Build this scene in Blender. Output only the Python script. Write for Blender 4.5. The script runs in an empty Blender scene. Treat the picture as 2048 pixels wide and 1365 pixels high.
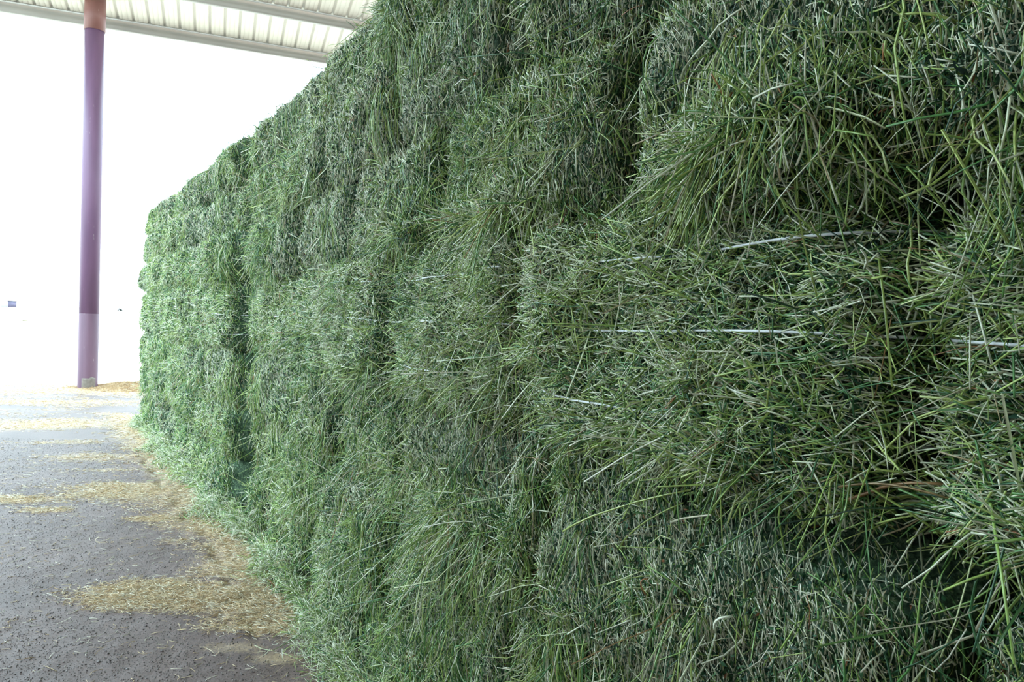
import bpy, math, random
import numpy as np
from mathutils import Matrix, Vector

# ------------------------------------------------------------------ camera, sky, sun, exposure
SC = bpy.context.scene
COL = SC.collection
F_PX, PITCH, ROLL, EYE = 1480.0, 0.024, 0.034, 1.7
cam_data = bpy.data.cameras.new('camera')
cam_data.sensor_width = 36.0
cam_data.lens = 36.0 * F_PX / 2048.0
cam_data.clip_start = 0.05
cam_data.clip_end = 6000
cam = bpy.data.objects.new('camera', cam_data)
COL.objects.link(cam)
_R = Vector((1, 0, 0)); _U = Vector((0, math.sin(PITCH), math.cos(PITCH))); _F = Vector((0, math.cos(PITCH), -math.sin(PITCH)))
_cr, _sr = math.cos(ROLL), math.sin(ROLL)
_r = _R * _cr + _U * _sr
_u = -_R * _sr + _U * _cr
cam.matrix_world = Matrix(((_r.x, _u.x, -_F.x, 0), (_r.y, _u.y, -_F.y, 0), (_r.z, _u.z, -_F.z, EYE), (0, 0, 0, 1)))
SC.camera = cam

SC.view_settings.view_transform = 'Standard'
SC.view_settings.look = 'None'
SC.view_settings.gamma = 1.0
SC.view_settings.use_curve_mapping = False
SC.view_settings.exposure = 1.55

SC.cycles.max_bounces = 8; SC.cycles.diffuse_bounces = 3; SC.cycles.glossy_bounces = 2
world = bpy.data.worlds.new('sky'); SC.world = world
world.use_nodes = True
wn = world.node_tree.nodes; wl = world.node_tree.links
wn.clear()
w_out = wn.new('ShaderNodeOutputWorld'); w_bg = wn.new('ShaderNodeBackground')
w_tc = wn.new('ShaderNodeTexCoord'); w_sep = wn.new('ShaderNodeSeparateXYZ'); w_rp = wn.new('ShaderNodeValToRGB')
wl.new(w_tc.outputs['Generated'], w_sep.inputs[0]); wl.new(w_sep.outputs['Z'], w_rp.inputs[0])
w_rp.color_ramp.elements[0].position = 0.0; w_rp.color_ramp.elements[0].color = (0.44, 0.52, 0.59, 1)
w_rp.color_ramp.elements[1].position = 0.55; w_rp.color_ramp.elements[1].color = (0.72, 0.97, 1.0, 1)
e = w_rp.color_ramp.elements.new(0.85); e.color = (0.62, 0.90, 1.0, 1)
e = w_rp.color_ramp.elements.new(0.32); e.color = (0.46, 0.62, 0.71, 1)
wl.new(w_rp.outputs[0], w_bg.inputs[0]); w_bg.inputs[1].default_value = 2.9
wl.new(w_bg.outputs[0], w_out.inputs[0])

# eave frame: E runs along the eave, D runs down-slope (away from the camera)
A0 = np.array([-10.994, 15.710]); EDIR = np.array([0.9279, 0.3728]); PDIR = np.array([-0.3728, 0.9279])
sun_d = bpy.data.lights.new('sun', 'SUN'); sun_d.energy = 3.4; sun_d.angle = 0.009; sun_d.color = (1.0, 0.96, 0.9)
sun = bpy.data.objects.new('sun', sun_d); COL.objects.link(sun)
_el = math.radians(62)
_to = Vector((EDIR[0] * math.cos(_el), EDIR[1] * math.cos(_el), math.sin(_el)))
sun.rotation_euler = _to.to_track_quat('Z', 'Y').to_euler()
sun.location = _to * 60

# ------------------------------------------------------------------ helpers
RNG = np.random.default_rng(11)
random.seed(5)

def tag(o, label=None, cat=None, group=None, kind=None):
    if label: o['label'] = label
    if cat: o['category'] = cat
    if group: o['group'] = group
    if kind: o['kind'] = kind
    return o

def empty(name, loc=(0, 0, 0)):
    o = bpy.data.objects.new(name, None); o.location = loc; o.empty_display_size = 0.1
    COL.objects.link(o); return o

def mesh_np(name, V, faces, mat, parent=None, tint=None, smooth=False, vert_attr=None):
    """faces: list of integer arrays, each (n, k)"""
    me = bpy.data.meshes.new(name)
    V = np.asarray(V, dtype=np.float32)
    me.vertices.add(len(V)); me.vertices.foreach_set('co', V.ravel())
    faces = [np.asarray(f, dtype=np.int32) for f in faces if len(f)]
    nl = sum(f.size for f in faces); nf = sum(len(f) for f in faces)
    me.loops.add(nl); me.polygons.add(nf)
    me.loops.foreach_set('vertex_index', np.concatenate([f.ravel() for f in faces]))
    starts = []; off = 0
    for f in faces:
        k = f.shape[1]; starts.append(off + np.arange(len(f)) * k); off += f.size
    me.polygons.foreach_set('loop_start', np.concatenate(starts).astype(np.int32))
    me.update(calc_edges=True)
    if smooth: me.polygons.foreach_set('use_smooth', np.ones(nf, dtype=bool))
    if tint is not None:
        a = me.attributes.new('tint', 'FLOAT', 'FACE'); a.data.foreach_set('value', np.asarray(tint, dtype=np.float32))
    for k, v in (vert_attr or {}).items():
        a = me.attributes.new(k, 'FLOAT', 'POINT'); a.data.foreach_set('value', np.asarray(v, dtype=np.float32))
    if mat: me.materials.append(mat)
    o = bpy.data.objects.new(name, me); COL.objects.link(o)
    if parent: o.parent = parent
    return o

def unit(a):
    return a / np.maximum(np.linalg.norm(a, axis=-1, keepdims=True), 1e-9)

def tubes(P, rad, tint, sides=3, flat=1.0, taper=0.75):
    """P (N,K,3) paths -> verts, faces, tint per face; closed ends as points are left open but narrow"""
    N, K, _ = P.shape
    T = np.empty_like(P)
    T[:, 1:-1] = P[:, 2:] - P[:, :-2]; T[:, 0] = P[:, 1] - P[:, 0]; T[:, -1] = P[:, -1] - P[:, -2]
    T = unit(T)
    ref = unit(RNG.normal(size=(N, 1, 3)))
    U = unit(np.cross(T, np.broadcast_to(ref, T.shape))); W = np.cross(T, U)
    ang = np.arange(sides) * 2 * np.pi / sides
    rr = (rad[:, None] * np.linspace(1, taper, K)[None, :])[:, :, None, None]
    ring = P[:, :, None, :] + rr * (U[:, :, None, :] * np.cos(ang)[None, None, :, None] + flat * W[:, :, None, :] * np.sin(ang)[None, None, :, None])
    V = ring.reshape(-1, 3)
    i = (np.arange(N) * K * sides)[:, None, None]
    k = (np.arange(K - 1) * sides)[None, :, None]
    s = np.arange(sides)[None, None, :]; s2 = (s + 1) % sides
    Fq = np.stack([i + k + s, i + k + s2, i + k + sides + s2, i + k + sides + s], -1).reshape(-1, 4)
    tt = np.repeat(tint, (K - 1) * sides)
    caps = []
    if sides == 3:
        base = (np.arange(N) * K * 3)
        caps = [np.stack([base + 2, base + 1, base], -1), np.stack([base + (K - 1) * 3, base + (K - 1) * 3 + 1, base + (K - 1) * 3 + 2], -1)]
        tt = np.concatenate([tt, tint, tint])
    return V, [Fq] + caps, tt

class Batch:
    def __init__(s): s.V = []; s.F = {}; s.T = {}; s.n = 0
    def add(s, V, faces, tints):
        s.V.append(V)
        off = 0
        for f in faces:
            k = f.shape[1]
            s.F.setdefault(k, []).append(f + s.n); s.T.setdefault(k, []).append(tints[off:off + len(f)]); off += len(f)
        s.n += len(V)
    def build(s, name, mat, parent=None):
        if not s.V: return None
        ks = sorted(s.F)
        return mesh_np(name, np.concatenate(s.V), [np.concatenate(s.F[k]) for k in ks], mat, parent,
                       tint=np.concatenate([np.concatenate(s.T[k]) for k in ks]))

def _hash(ix, iy, seed):
    h = (ix.astype(np.int64) * 374761393 + iy.astype(np.int64) * 668265263 + seed * 1442695041) & 0xffffffff
    h = ((h ^ (h >> 13)) * 1274126177) & 0xffffffff
    return ((h ^ (h >> 16)) & 0xffff) / 65535.0

def noise(x, y, seed=0):
    x = np.asarray(x, float); y = np.asarray(y, float)
    ix = np.floor(x); iy = np.floor(y); fx = x - ix; fy = y - iy
    fx = fx * fx * (3 - 2 * fx); fy = fy * fy * (3 - 2 * fy)
    a = _hash(ix, iy, seed); b = _hash(ix + 1, iy, seed); c = _hash(ix, iy + 1, seed); d = _hash(ix + 1, iy + 1, seed)
    return (a * (1 - fx) + b * fx) * (1 - fy) + (c * (1 - fx) + d * fx) * fy

def fbm(x, y, seed=0, oct=3):
    v = 0; a = 0.5; t = 0
    for o in range(oct):
        v = v + a * noise(np.asarray(x) * 2 ** o, np.asarray(y) * 2 ** o, seed + o * 7); t += a; a *= 0.5
    return v / t

# ------------------------------------------------------------------ materials
def nodemat(name):
    m = bpy.data.materials.new(name); m.use_nodes = True
    nt = m.node_tree; b = nt.nodes['Principled BSDF']
    return m, nt, b

def ramp(nt, stops, src, interp='LINEAR'):
    r = nt.nodes.new('ShaderNodeValToRGB'); r.color_ramp.interpolation = interp
    el = r.color_ramp.elements
    el[0].position, el[0].color = stops[0][0], (*stops[0][1], 1)
    el[1].position, el[1].color = stops[-1][0], (*stops[-1][1], 1)
    for p, c in stops[1:-1]:
        q = el.new(p); q.color = (*c, 1)
    nt.links.new(src, r.inputs[0]); return r

def stem_material(name, stops, rough=0.36, spec=0.75, translucent=0.0):
    m, nt, b = nodemat(name)
    at = nt.nodes.new('ShaderNodeAttribute'); at.attribute_name = 'tint'
    r = ramp(nt, stops, at.outputs['Fac'])
    tc = nt.nodes.new('ShaderNodeTexCoord')
    nz = nt.nodes.new('ShaderNodeTexNoise'); nz.inputs['Scale'].default_value = 90; nz.inputs['Detail'].default_value = 2
    nt.links.new(tc.outputs['Object'], nz.inputs['Vector'])
    mp = nt.nodes.new('ShaderNodeMapRange'); mp.inputs['To Min'].default_value = 0.62; mp.inputs['To Max'].default_value = 1.38
    nt.links.new(nz.outputs['Fac'], mp.inputs['Value'])
    mx = nt.nodes.new('ShaderNodeMix'); mx.data_type = 'RGBA'; mx.blend_type = 'MULTIPLY'; mx.inputs['Factor'].default_value = 1
    nt.links.new(r.outputs[0], mx.inputs['A']); nt.links.new(mp.outputs[0], mx.inputs['B'])
    nt.links.new(mx.outputs['Result'], b.inputs['Base Color'])
    b.inputs['Roughness'].default_value = rough
    b.inputs['Specular IOR Level'].default_value = spec
    return m

HAY_STOPS = [(0.0, (0.008, 0.04, 0.022)), (0.2, (0.022, 0.105, 0.042)), (0.42, (0.09, 0.245, 0.065)), (0.6, (0.28, 0.42, 0.09)),
             (0.76, (0.47, 0.56, 0.17)), (0.88, (0.73, 0.75, 0.60)), (0.94, (0.42, 0.30, 0.14)), (1.0, (0.42, 0.13, 0.05))]
M_HAY = stem_material('green_hay_stems', HAY_STOPS)
M_LEAF = stem_material('green_hay_leaf', [(0.0, (0.006, 0.03, 0.02)), (0.5, (0.02, 0.085, 0.04)), (0.9, (0.07, 0.18, 0.07)), (1.0, (0.25, 0.1, 0.04))], rough=0.55, spec=0.35)
M_STRAW = stem_material('tan_straw', [(0.0, (0.36, 0.20, 0.09)), (0.4, (0.60, 0.41, 0.23)), (0.8, (0.80, 0.62, 0.41)), (1.0, (0.85, 0.78, 0.66))], rough=0.6, spec=0.3)

def body_material():
    m, nt, b = nodemat('pressed_hay')
    tc = nt.nodes.new('ShaderNodeTexCoord')
    mp = nt.nodes.new('ShaderNodeMapping'); mp.inputs['Scale'].default_value = (150, 150, 26)
    nt.links.new(tc.outputs['Object'], mp.inputs[0])
    n1 = nt.nodes.new('ShaderNodeTexNoise'); n1.inputs['Scale'].default_value = 1.0; n1.inputs['Detail'].default_value = 4; n1.inputs['Roughness'].default_value = 0.7
    nt.links.new(mp.outputs[0], n1.inputs['Vector'])
    n2 = nt.nodes.new('ShaderNodeTexNoise'); n2.inputs['Scale'].default_value = 120; n2.inputs['Detail'].default_value = 3
    nt.links.new(tc.outputs['Object'], n2.inputs['Vector'])
    ad = nt.nodes.new('ShaderNodeMath'); ad.operation = 'MULTIPLY'
    nt.links.new(n1.outputs['Fac'], ad.inputs[0]); nt.links.new(n2.outputs['Fac'], ad.inputs[1])
    r = ramp(nt, [(0.12, (0.008, 0.022, 0.012)), (0.24, (0.035, 0.085, 0.04)), (0.36, (0.16, 0.24, 0.13)), (0.48, (0.42, 0.47, 0.32))], ad.outputs[0])
    nt.links.new(r.outputs[0], b.inputs['Base Color'])
    b.inputs['Roughness'].default_value = 0.7
    bu = nt.nodes.new('ShaderNodeBump'); bu.inputs['Strength'].default_value = 0.9; bu.inputs['Distance'].default_value = 0.008
    nt.links.new(ad.outputs[0], bu.inputs['Height']); nt.links.new(bu.outputs[0], b.inputs['Normal'])
    return m
M_BODY = body_material()

def plain(name, color, rough=0.6, spec=0.4, metal=0.0, nscale=0, namp=0.15):
    m, nt, b = nodemat(name)
    b.inputs['Base Color'].default_value = (*color, 1); b.inputs['Roughness'].default_value = rough
    b.inputs['Specular IOR Level'].default_value = spec; b.inputs['Metallic'].default_value = metal
    if nscale:
        tc = nt.nodes.new('ShaderNodeTexCoord'); nz = nt.nodes.new('ShaderNodeTexNoise'); nz.inputs['Scale'].default_value = nscale; nz.inputs['Detail'].default_value = 4
        nt.links.new(tc.outputs['Object'], nz.inputs['Vector'])
        r = ramp(nt, [(0.3, tuple(c * (1 - namp) for c in color)), (0.7, tuple(min(1, c * (1 + namp)) for c in color))], nz.outputs['Fac'])
        nt.links.new(r.outputs[0], b.inputs['Base Color'])
    return m
M_TWINE = plain('white_twine', (0.86, 0.88, 0.92), 0.45)
M_SHEET = plain('cream_roof_sheet', (0.54, 0.485, 0.405), 0.5, nscale=3, namp=0.05)
M_PURLIN = plain('tan_steel', (0.24, 0.215, 0.185), 0.45, nscale=2, namp=0.06)
M_EDGE = plain('pale_steel_flange', (0.45, 0.43, 0.4), 0.4)

# ------------------------------------------------------------------ ground
PATCHES = [  # x, y, half length, half width, direction x, y, strength
    (-1.72, 4.38, 0.72, 0.27, 1.0, 0.02, 1.0), (-1.30, 4.22, 0.40, 0.16, 1.0, 0.0, 0.8), (-3.45, 6.95, 0.85, 0.42, 1.0, 0.18, 0.75),
    (-3.0, 6.75, 0.6, 0.18, 1, 0.1, 0.5), (-6.6, 10.75, 1.3, 0.62, 1.0, 0.3, 0.7), (-4.45, 6.45, 0.45, 0.16, 1, 0.1, 0.8), (-3.78, 6.15, 0.22, 0.1, 1, 0.1, 0.8),
    (-2.83, 6.0, 0.26, 0.09, 1, 0.1, 0.8), (-2.42, 5.45, 0.22, 0.12, 1, 0, 0.5), (-4.6, 8.5, 0.7, 0.3, 1, 0.3, 0.55),
    (-8.4, 13.2, 2.0, 0.35, 0.93, 0.37, 0.6), (-9.5, 14.7, 2.6, 0.4, 0.93, 0.37, 0.65), (-7.9, 15.5, 1.4, 0.8, 0.93, 0.37, 1.0),
    (-1.35, 3.72, 0.22, 0.08, 1, 0, 0.5), (-1.08, 3.62, 0.2, 0.1, 1, 0, 0.6), (-1.06, 4.0, 0.18, 0.12, 1, 0, 0.7),
    (-4.2, 7.8, 0.5, 0.12, 1, 0.2, 0.5), (-5.6, 9.3, 0.8, 0.2, 1, 0.3, 0.5)]

def wall_x(y):
    return np.where(y < 5, 1.09 - 0.53 * y, np.where(y < 12.1, -1.56 - 0.66 * (y - 5), 20.0))

def straw_amount(x, y):
    v = np.zeros_like(np.asarray(x, float))
    wob = (fbm(x * 2.2, y * 3.1, 21) - 0.5) * 0.9
    for px, py, a, b_, dx, dy, st in PATCHES:
        L = math.hypot(dx, dy); dx, dy = dx / L, dy / L
        u = ((x - px) * dx + (y - py) * dy) / a; w = (-(x - px) * dy + (y - py) * dx) / b_
        v = np.maximum(v, st * np.clip(1.45 - np.sqrt(u * u + w * w) + wob, 0, 1))
    d = wall_x(y) - x                                    # band along the foot of the stack
    band = np.clip(1.3 - d / 0.62 + wob, 0, 1) * np.where((y > 3.9), 0.8, 0.35)
    v = np.maximum(v, band)
    v = np.maximum(v, 0.35 * np.clip((y - 7) / 6, 0, 1) * np.clip((fbm(x * 1.2, y * 2.5, 33) - 0.42) * 6, 0, 1))
    return np.clip(v, 0, 1)

def ground_h(x, y):
    d = wall_x(y) - x
    rut = -0.035 * np.exp(-((d - 0.27 - 0.14 * fbm(x * 3, y * 3, 14)) / 0.035) ** 2) * np.clip((fbm(x * 4, y * 4, 4) - 0.42) * 6, 0, 1) + 0.05 * np.exp(-((d - 0.40) / 0.12) ** 2) * np.clip(fbm(x * 8, y * 8, 8) - 0.35, 0, 1)
    near = np.clip((9 - y) / 4, 0, 1)
    h = 0.012 * (fbm(x * 1.5, y * 1.5, 1) - 0.5) + near * (0.012 * (fbm(x * 14, y * 14, 2, 3) - 0.5))
    heap = 0.16 * np.exp(-(((x + 8.15) / 0.8) ** 2 + ((y - 16.0) / 0.45) ** 2)) + 0.05 * np.exp(-(((x + 9.3) / 0.9) ** 2 + ((y - 15.3) / 0.4) ** 2)) \
        + 0.1 * np.exp(-(((x + 7.2) / 0.35) ** 2 + ((y - 15.6) / 0.6) ** 2))
    return h + rut * (y > 3.8) * (y < 9) + heap * (0.8 + 0.6 * (fbm(x * 5, y * 5, 9) - 0.5))

def ground_material():
    m, nt, b = nodemat('compacted_gravel_dirt')
    tc = nt.nodes.new('ShaderNodeTexCoord')
    def nz(scale, det=4, ro=0.6):
        n = nt.nodes.new('ShaderNodeTexNoise'); n.inputs['Scale'].default_value = scale; n.inputs['Detail'].default_value = det; n.inputs['Roughness'].default_value = ro
        nt.links.new(tc.outputs['Object'], n.inputs['Vector']); return n
    n1 = nz(1.3, 3); n2 = nz(70, 5, 0.75)
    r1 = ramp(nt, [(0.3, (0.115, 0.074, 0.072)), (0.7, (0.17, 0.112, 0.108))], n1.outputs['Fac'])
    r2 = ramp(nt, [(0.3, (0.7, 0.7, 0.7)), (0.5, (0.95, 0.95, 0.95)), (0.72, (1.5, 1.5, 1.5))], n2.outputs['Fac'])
    mx = nt.nodes.new('ShaderNodeMix'); mx.data_type = 'RGBA'; mx.blend_type = 'MULTIPLY'; mx.inputs['Factor'].default_value = 1
    nt.links.new(r1.outputs[0], mx.inputs['A']); nt.links.new(r2.outputs[0], mx.inputs['B'])
    at = nt.nodes.new('ShaderNodeAttribute'); at.attribute_name = 'chaff'
    n3 = nz(45, 4, 0.8)
    ad = nt.nodes.new('ShaderNodeMath'); ad.operation = 'ADD'; nt.links.new(at.outputs['Fac'], ad.inputs[0]); nt.links.new(n3.outputs['Fac'], ad.inputs[1])
    mr = nt.nodes.new('ShaderNodeMapRange'); mr.inputs['From Min'].default_value = 0.78; mr.inputs['From Max'].default_value = 1.25
    nt.links.new(ad.outputs[0], mr.inputs['Value'])
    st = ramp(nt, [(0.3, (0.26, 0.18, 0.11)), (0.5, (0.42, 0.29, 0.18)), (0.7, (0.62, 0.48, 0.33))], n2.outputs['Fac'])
    mm = nt.nodes.new('ShaderNodeMix'); mm.data_type = 'RGBA'
    nt.links.new(mr.outputs[0], mm.inputs['Factor']); nt.links.new(mx.outputs['Result'], mm.inputs['A']); nt.links.new(st.outputs[0], mm.inputs['B'])
    nt.links.new(mm.outputs['Result'], b.inputs['Base Color'])
    b.inputs['Roughness'].default_value = 0.62; b.inputs['Specular IOR Level'].default_value = 0.45
    h = nt.nodes.new('ShaderNodeMath'); h.operation = 'SUBTRACT'
    n5 = nz(110, 2, 0.5); nt.links.new(n5.outputs['Fac'], h.inputs[0]); h.inputs[1].default_value = 0.0
    bu = nt.nodes.new('ShaderNodeBump'); bu.inputs['Strength'].default_value = 0.5; bu.inputs['Distance'].default_value = 0.004
    nt.links.new(h.outputs[0], bu.inputs['Height']); nt.links.new(bu.outputs[0], b.inputs['Normal'])
    return m

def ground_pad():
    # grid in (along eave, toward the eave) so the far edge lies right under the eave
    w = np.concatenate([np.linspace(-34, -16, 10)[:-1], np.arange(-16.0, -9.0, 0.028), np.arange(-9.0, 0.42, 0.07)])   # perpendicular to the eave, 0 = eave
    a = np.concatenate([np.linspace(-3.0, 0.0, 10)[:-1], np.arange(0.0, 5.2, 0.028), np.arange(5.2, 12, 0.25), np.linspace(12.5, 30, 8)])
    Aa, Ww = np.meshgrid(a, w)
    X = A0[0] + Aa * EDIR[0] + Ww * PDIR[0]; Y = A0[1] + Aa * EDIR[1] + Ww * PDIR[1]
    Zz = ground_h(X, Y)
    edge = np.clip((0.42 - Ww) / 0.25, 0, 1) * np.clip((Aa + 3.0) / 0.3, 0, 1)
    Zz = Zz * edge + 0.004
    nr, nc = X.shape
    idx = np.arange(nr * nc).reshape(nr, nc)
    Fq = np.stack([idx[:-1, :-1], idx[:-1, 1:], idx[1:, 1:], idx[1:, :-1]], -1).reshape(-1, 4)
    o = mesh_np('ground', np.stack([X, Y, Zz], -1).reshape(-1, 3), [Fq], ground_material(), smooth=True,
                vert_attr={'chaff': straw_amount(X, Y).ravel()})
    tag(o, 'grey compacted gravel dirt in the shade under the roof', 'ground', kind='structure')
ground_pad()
M_PALE = plain('sun_glare_dirt', (0.50, 0.485, 0.455), 0.9, 0.1, nscale=0.4, namp=0.06)  # paleness stands in for sun glare, so the field burns out white
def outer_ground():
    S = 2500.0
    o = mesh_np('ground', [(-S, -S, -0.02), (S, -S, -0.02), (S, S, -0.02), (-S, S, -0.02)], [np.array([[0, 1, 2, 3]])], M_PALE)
    tag(o, 'dirt field beyond the roof, coloured pale with sun glare', 'ground', kind='structure')
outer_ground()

# ------------------------------------------------------------------ stack geometry: wall coordinates (s along, h up, n outward)
_ds = 0.02
_sv = np.arange(-3.0, 15.0, _ds)
_th1 = math.atan2(-0.53, 1); _th2 = math.atan2(-0.66, 1)
_w = np.clip((_sv - 4.9) / 1.5, 0, 1); _w = _w * _w * (3 - 2 * _w)
_th = _th1 + (_th2 - _th1) * _w
_px = np.cumsum(np.sin(_th)) * _ds; _py = np.cumsum(np.cos(_th)) * _ds
_i0 = int(round(3.0 / _ds))
_px = _px - _px[_i0] + 1.09; _py = _py - _py[_i0]
def path(s):
    th = np.interp(s, _sv, _th)
    return np.stack([np.interp(s, _sv, _px), np.interp(s, _sv, _py)], -1), np.stack([np.sin(th), np.cos(th)], -1)
def to_world(s, h, n):
    p, t = path(s)
    nx = -t[..., 1]; ny = t[..., 0]
    return np.stack([p[..., 0] + n * nx, p[..., 1] + n * ny, h], -1)

COURSES = [0.0, 0.455, 0.915, 1.385, 1.965, 2.385, 2.80, 3.17]
CREV = 6.86
END = 12.98
OFF_NEAR = [1.72, 1.30, 2.22, 1.18, 1.88, 1.27, 1.62]
BALES = []     # (course, s0, s1)
for c in range(7):
    js = [OFF_NEAR[c] + 1.10 * k for k in range(-3, 8)]
    js = [j for j in js if -0.35 < j < CREV - 0.45] + [CREV]
    if js[0] > 0.15: js = [js[0] - 1.10] + js
    step = (END - CREV) / 5.0 if c % 2 == 0 else (END - CREV) / 6.0
    k = 1
    while CREV + k * step < END - 0.3:
        js.append(CREV + k * step + RNG.uniform(-0.04, 0.04)); k += 1
    js.append(END + RNG.uniform(-0.05, 0.03))
    for j0, j1 in zip(js[:-1], js[1:]): BALES.append((c, j0 + (0.05 if j0 == CREV else 0), j1 - (0.05 if j1 == CREV else 0)))
BOFF = {b: RNG.uniform(-0.04, 0.035) + ((0.08 if b[0] < 5 else 0.02) if abs(b[1] - CREV) < 0.08 else 0.03 if b[1] > CREV else 0) - (0.05 if abs(b[2] - CREV) < 0.08 else 0) for b in BALES}
for b in BALES:
    if b[2] > END - 0.2: BOFF[b] = RNG.uniform(-0.02, 0.02)
C_OFF = [-0.06, -0.05, -0.03, 0.0, 0.015, -0.005, -0.02]

def edge_drop(d, depth, w):
    return -depth * np.exp(-(np.maximum(d, 0) / w) ** 1.3)

HOLES = [(1.35, 1.905, 0.3, 0.03, 0.07), (1.17, 1.88, 0.07, 0.05, 0.12), (1.19, 1.52, 0.035, 0.10, 0.10), (2.285, 1.64, 0.03, 0.10, 0.14), (1.88, 2.26, 0.08, 0.06, 0.10), (1.62, 1.90, 0.10, 0.03, 0.08),
         (6.9, 0.33, 0.12, 0.12, 0.2), (3.47, 2.66, 0.03, 0.16, 0.08), (2.45, 2.52, 0.02, 0.14, 0.05), (1.35, 1.36, 0.22, 0.04, 0.08), (1.05, 1.42, 0.10, 0.03, 0.06), (2.35, 1.42, 0.2, 0.02, 0.05)]
BUMPS = [(6.35, 3.1, 0.5, 0.3, 0.12), (1.45, 2.03, 0.26, 0.07, 0.07), (1.02, 2.02, 0.14, 0.08, 0.06), (1.02, 1.46, 0.16, 0.05, 0.07), (2.45, 2.03, 0.12, 0.06, 0.05), (3.15, 2.0, 0.3, 0.06, 0.05), (1.5, 1.45, 0.12, 0.05, 0.04),
         (2.7, 1.08, 0.25, 0.06, 0.06), (1.62, 1.63, 0.12, 0.06, 0.03)]
def relief(s, h, b):
    c, s0, s1 = b
    h0, h1 = COURSES[c], COURSES[c + 1]
    d_s = np.minimum(s - s0, s1 - s); d_h = np.minimum(h - h0, h1 - h)
    r = edge_drop(d_s, 0.13 if s0 > 3.8 else 0.085, 0.05) + edge_drop(d_h, (0.10 if s0 > CREV - 0.1 else 0.075 if c in (2, 3) else 0.055), 0.045)
    # the tall gap
    r = r + edge_drop(np.abs(s - CREV), (0.05 if c == 6 else 0.13 if c in (3, 4) else 0.20), 0.12) * (0.5 if abs(s0 - CREV) < .08 else 1 if abs(s1 - CREV) < .08 else 0)
    r = r + 0.05 * (fbm(s * 2.1, h * 3.3, 40, 2) - 0.5) * 2 + 0.03 * (fbm(s * 7, h * 9, 50, 2) - 0.5) * 2
    if s0 > CREV - 0.1: r = r + 0.05 * (fbm(s * 3.3, h * 2.5, 60, 2) - 0.5) * 2
    for hs, hh, ws, wh, dp in HOLES: r = r - dp * np.exp(-((s - hs) / ws) ** 2 - ((h - hh) / wh) ** 2)
    for hs, hh, ws, wh, dp in BUMPS: r = r + dp * np.exp(-((s - hs) / ws) ** 2 - ((h - hh) / wh) ** 2)
    return r + BOFF[b] + C_OFF[c]

def cut_patch(s, h, c):
    """1 where the pressed, knife-cut hay face shows, 0 where loose hay covers it"""
    v = np.clip((fbm(s * 1.15, h * 2.3, 77, 2) - 0.50) * 5 + 0.25, 0, 1)
    for ps, ph, ws, wh in [(2.85, 2.52, 0.38, 0.20), (3.62, 2.27, 0.42, 0.15), (4.5, 1.22, 0.55, 0.10), (2.95, 1.28, 0.35, 0.08), (1.45, 1.17, 0.25, 0.14), (1.2, 2.25, 0.35, 0.14),
                          (5.3, 2.1, 0.45, 0.2), (4.75, 2.65, 0.4, 0.16), (1.95, 2.5, 0.3, 0.1), (1.6, 1.0, 0.4, 0.12), (2.0, 1.15, 0.2, 0.14), (6.3, 1.1, 0.2, 0.3)]:
        v = np.maximum(v, np.clip(1.5 - np.sqrt(((s - ps) / ws) ** 2 + ((h - ph) / wh) ** 2), 0, 1))
    for ps, ph, ws, wh in [(1.45, 2.05, 0.35, 0.11), (2.75, 0.98, 0.35, 0.17), (2.3, 2.25, 0.3, 0.10)]:
        v = v * np.clip(np.sqrt(((s - ps) / ws) ** 2 + ((h - ph) / wh) ** 2) - 0.6, 0, 1)
    if c == 3: v = v * 0.12
    return v

def project(Pw):
    d = Pw - np.array([0, 0, EYE])
    X = d @ np.array(_r); Y = d @ np.array(_u); Z = d @ np.array(_F)
    Z = np.maximum(Z, 1e-3)
    return 1024 + F_PX * X / Z, 682.5 - F_PX * Y / Z, (d @ np.array(_F))
def visible_weight(Pw):
    x, y, z = project(Pw)
    m = np.maximum.reduce([x - 2048, -x, y - 1365, -y])
    m = np.where(z < 0.15, 9999, m)
    return np.where(m < 60, 1.0, np.where(m < 500, 0.55, 0.14))

def bale_body(b, root):
    c, s0, s1 = b
    h0, h1 = COURSES[c], COURSES[c + 1]
    g = 0.002
    res = 0.022 if s0 < 4 else 0.035
    nu = max(8, int((s1 - s0) / res)); nv = max(6, int((h1 - h0) / res))
    u = np.linspace(s0 + g, s1 - g, nu + 1); v = np.linspace(h0 + g, h1 - g, nv + 1)
    S, Hh = np.meshgrid(u, v)
    N = relief(S, Hh, b) - 0.012
    P = to_world(S, Hh, N).reshape(-1, 3)
    W = nu + 1
    idx = np.arange((nv + 1) * W).reshape(nv + 1, W)
    Fq = np.stack([idx[:-1, :-1], idx[1:, :-1], idx[1:, 1:], idx[:-1, 1:]], -1).reshape(-1, 4)
    depth = 0.62
    border = np.concatenate([idx[0, :], idx[1:, -1], idx[-1, :-1][::-1], idx[1:-1, 0][::-1]])
    Sb = S.ravel()[border]; Hb = Hh.ravel()[border]
    Pb = to_world(Sb, Hb, np.full(len(Sb), -depth))
    n0 = len(P); m = len(border); bi = n0 + np.arange(m)
    nxt = np.roll(np.arange(m), -1)
    side = np.stack([border, border[nxt], bi[nxt], bi], -1)
    cen = to_world(np.array([(s0 + s1) / 2]), np.array([(h0 + h1) / 2]), np.array([-depth - 0.005]))
    back = np.stack([bi, bi[nxt], np.full(m, n0 + m)], -1)
    V = np.concatenate([P, Pb, cen])
    mesh_np('pressed_core', V, [Fq, side, back], M_BODY, root, smooth=False)

def surf(s, h, b, n):
    return to_world(s, h, relief(s, h, b) + n)

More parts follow.
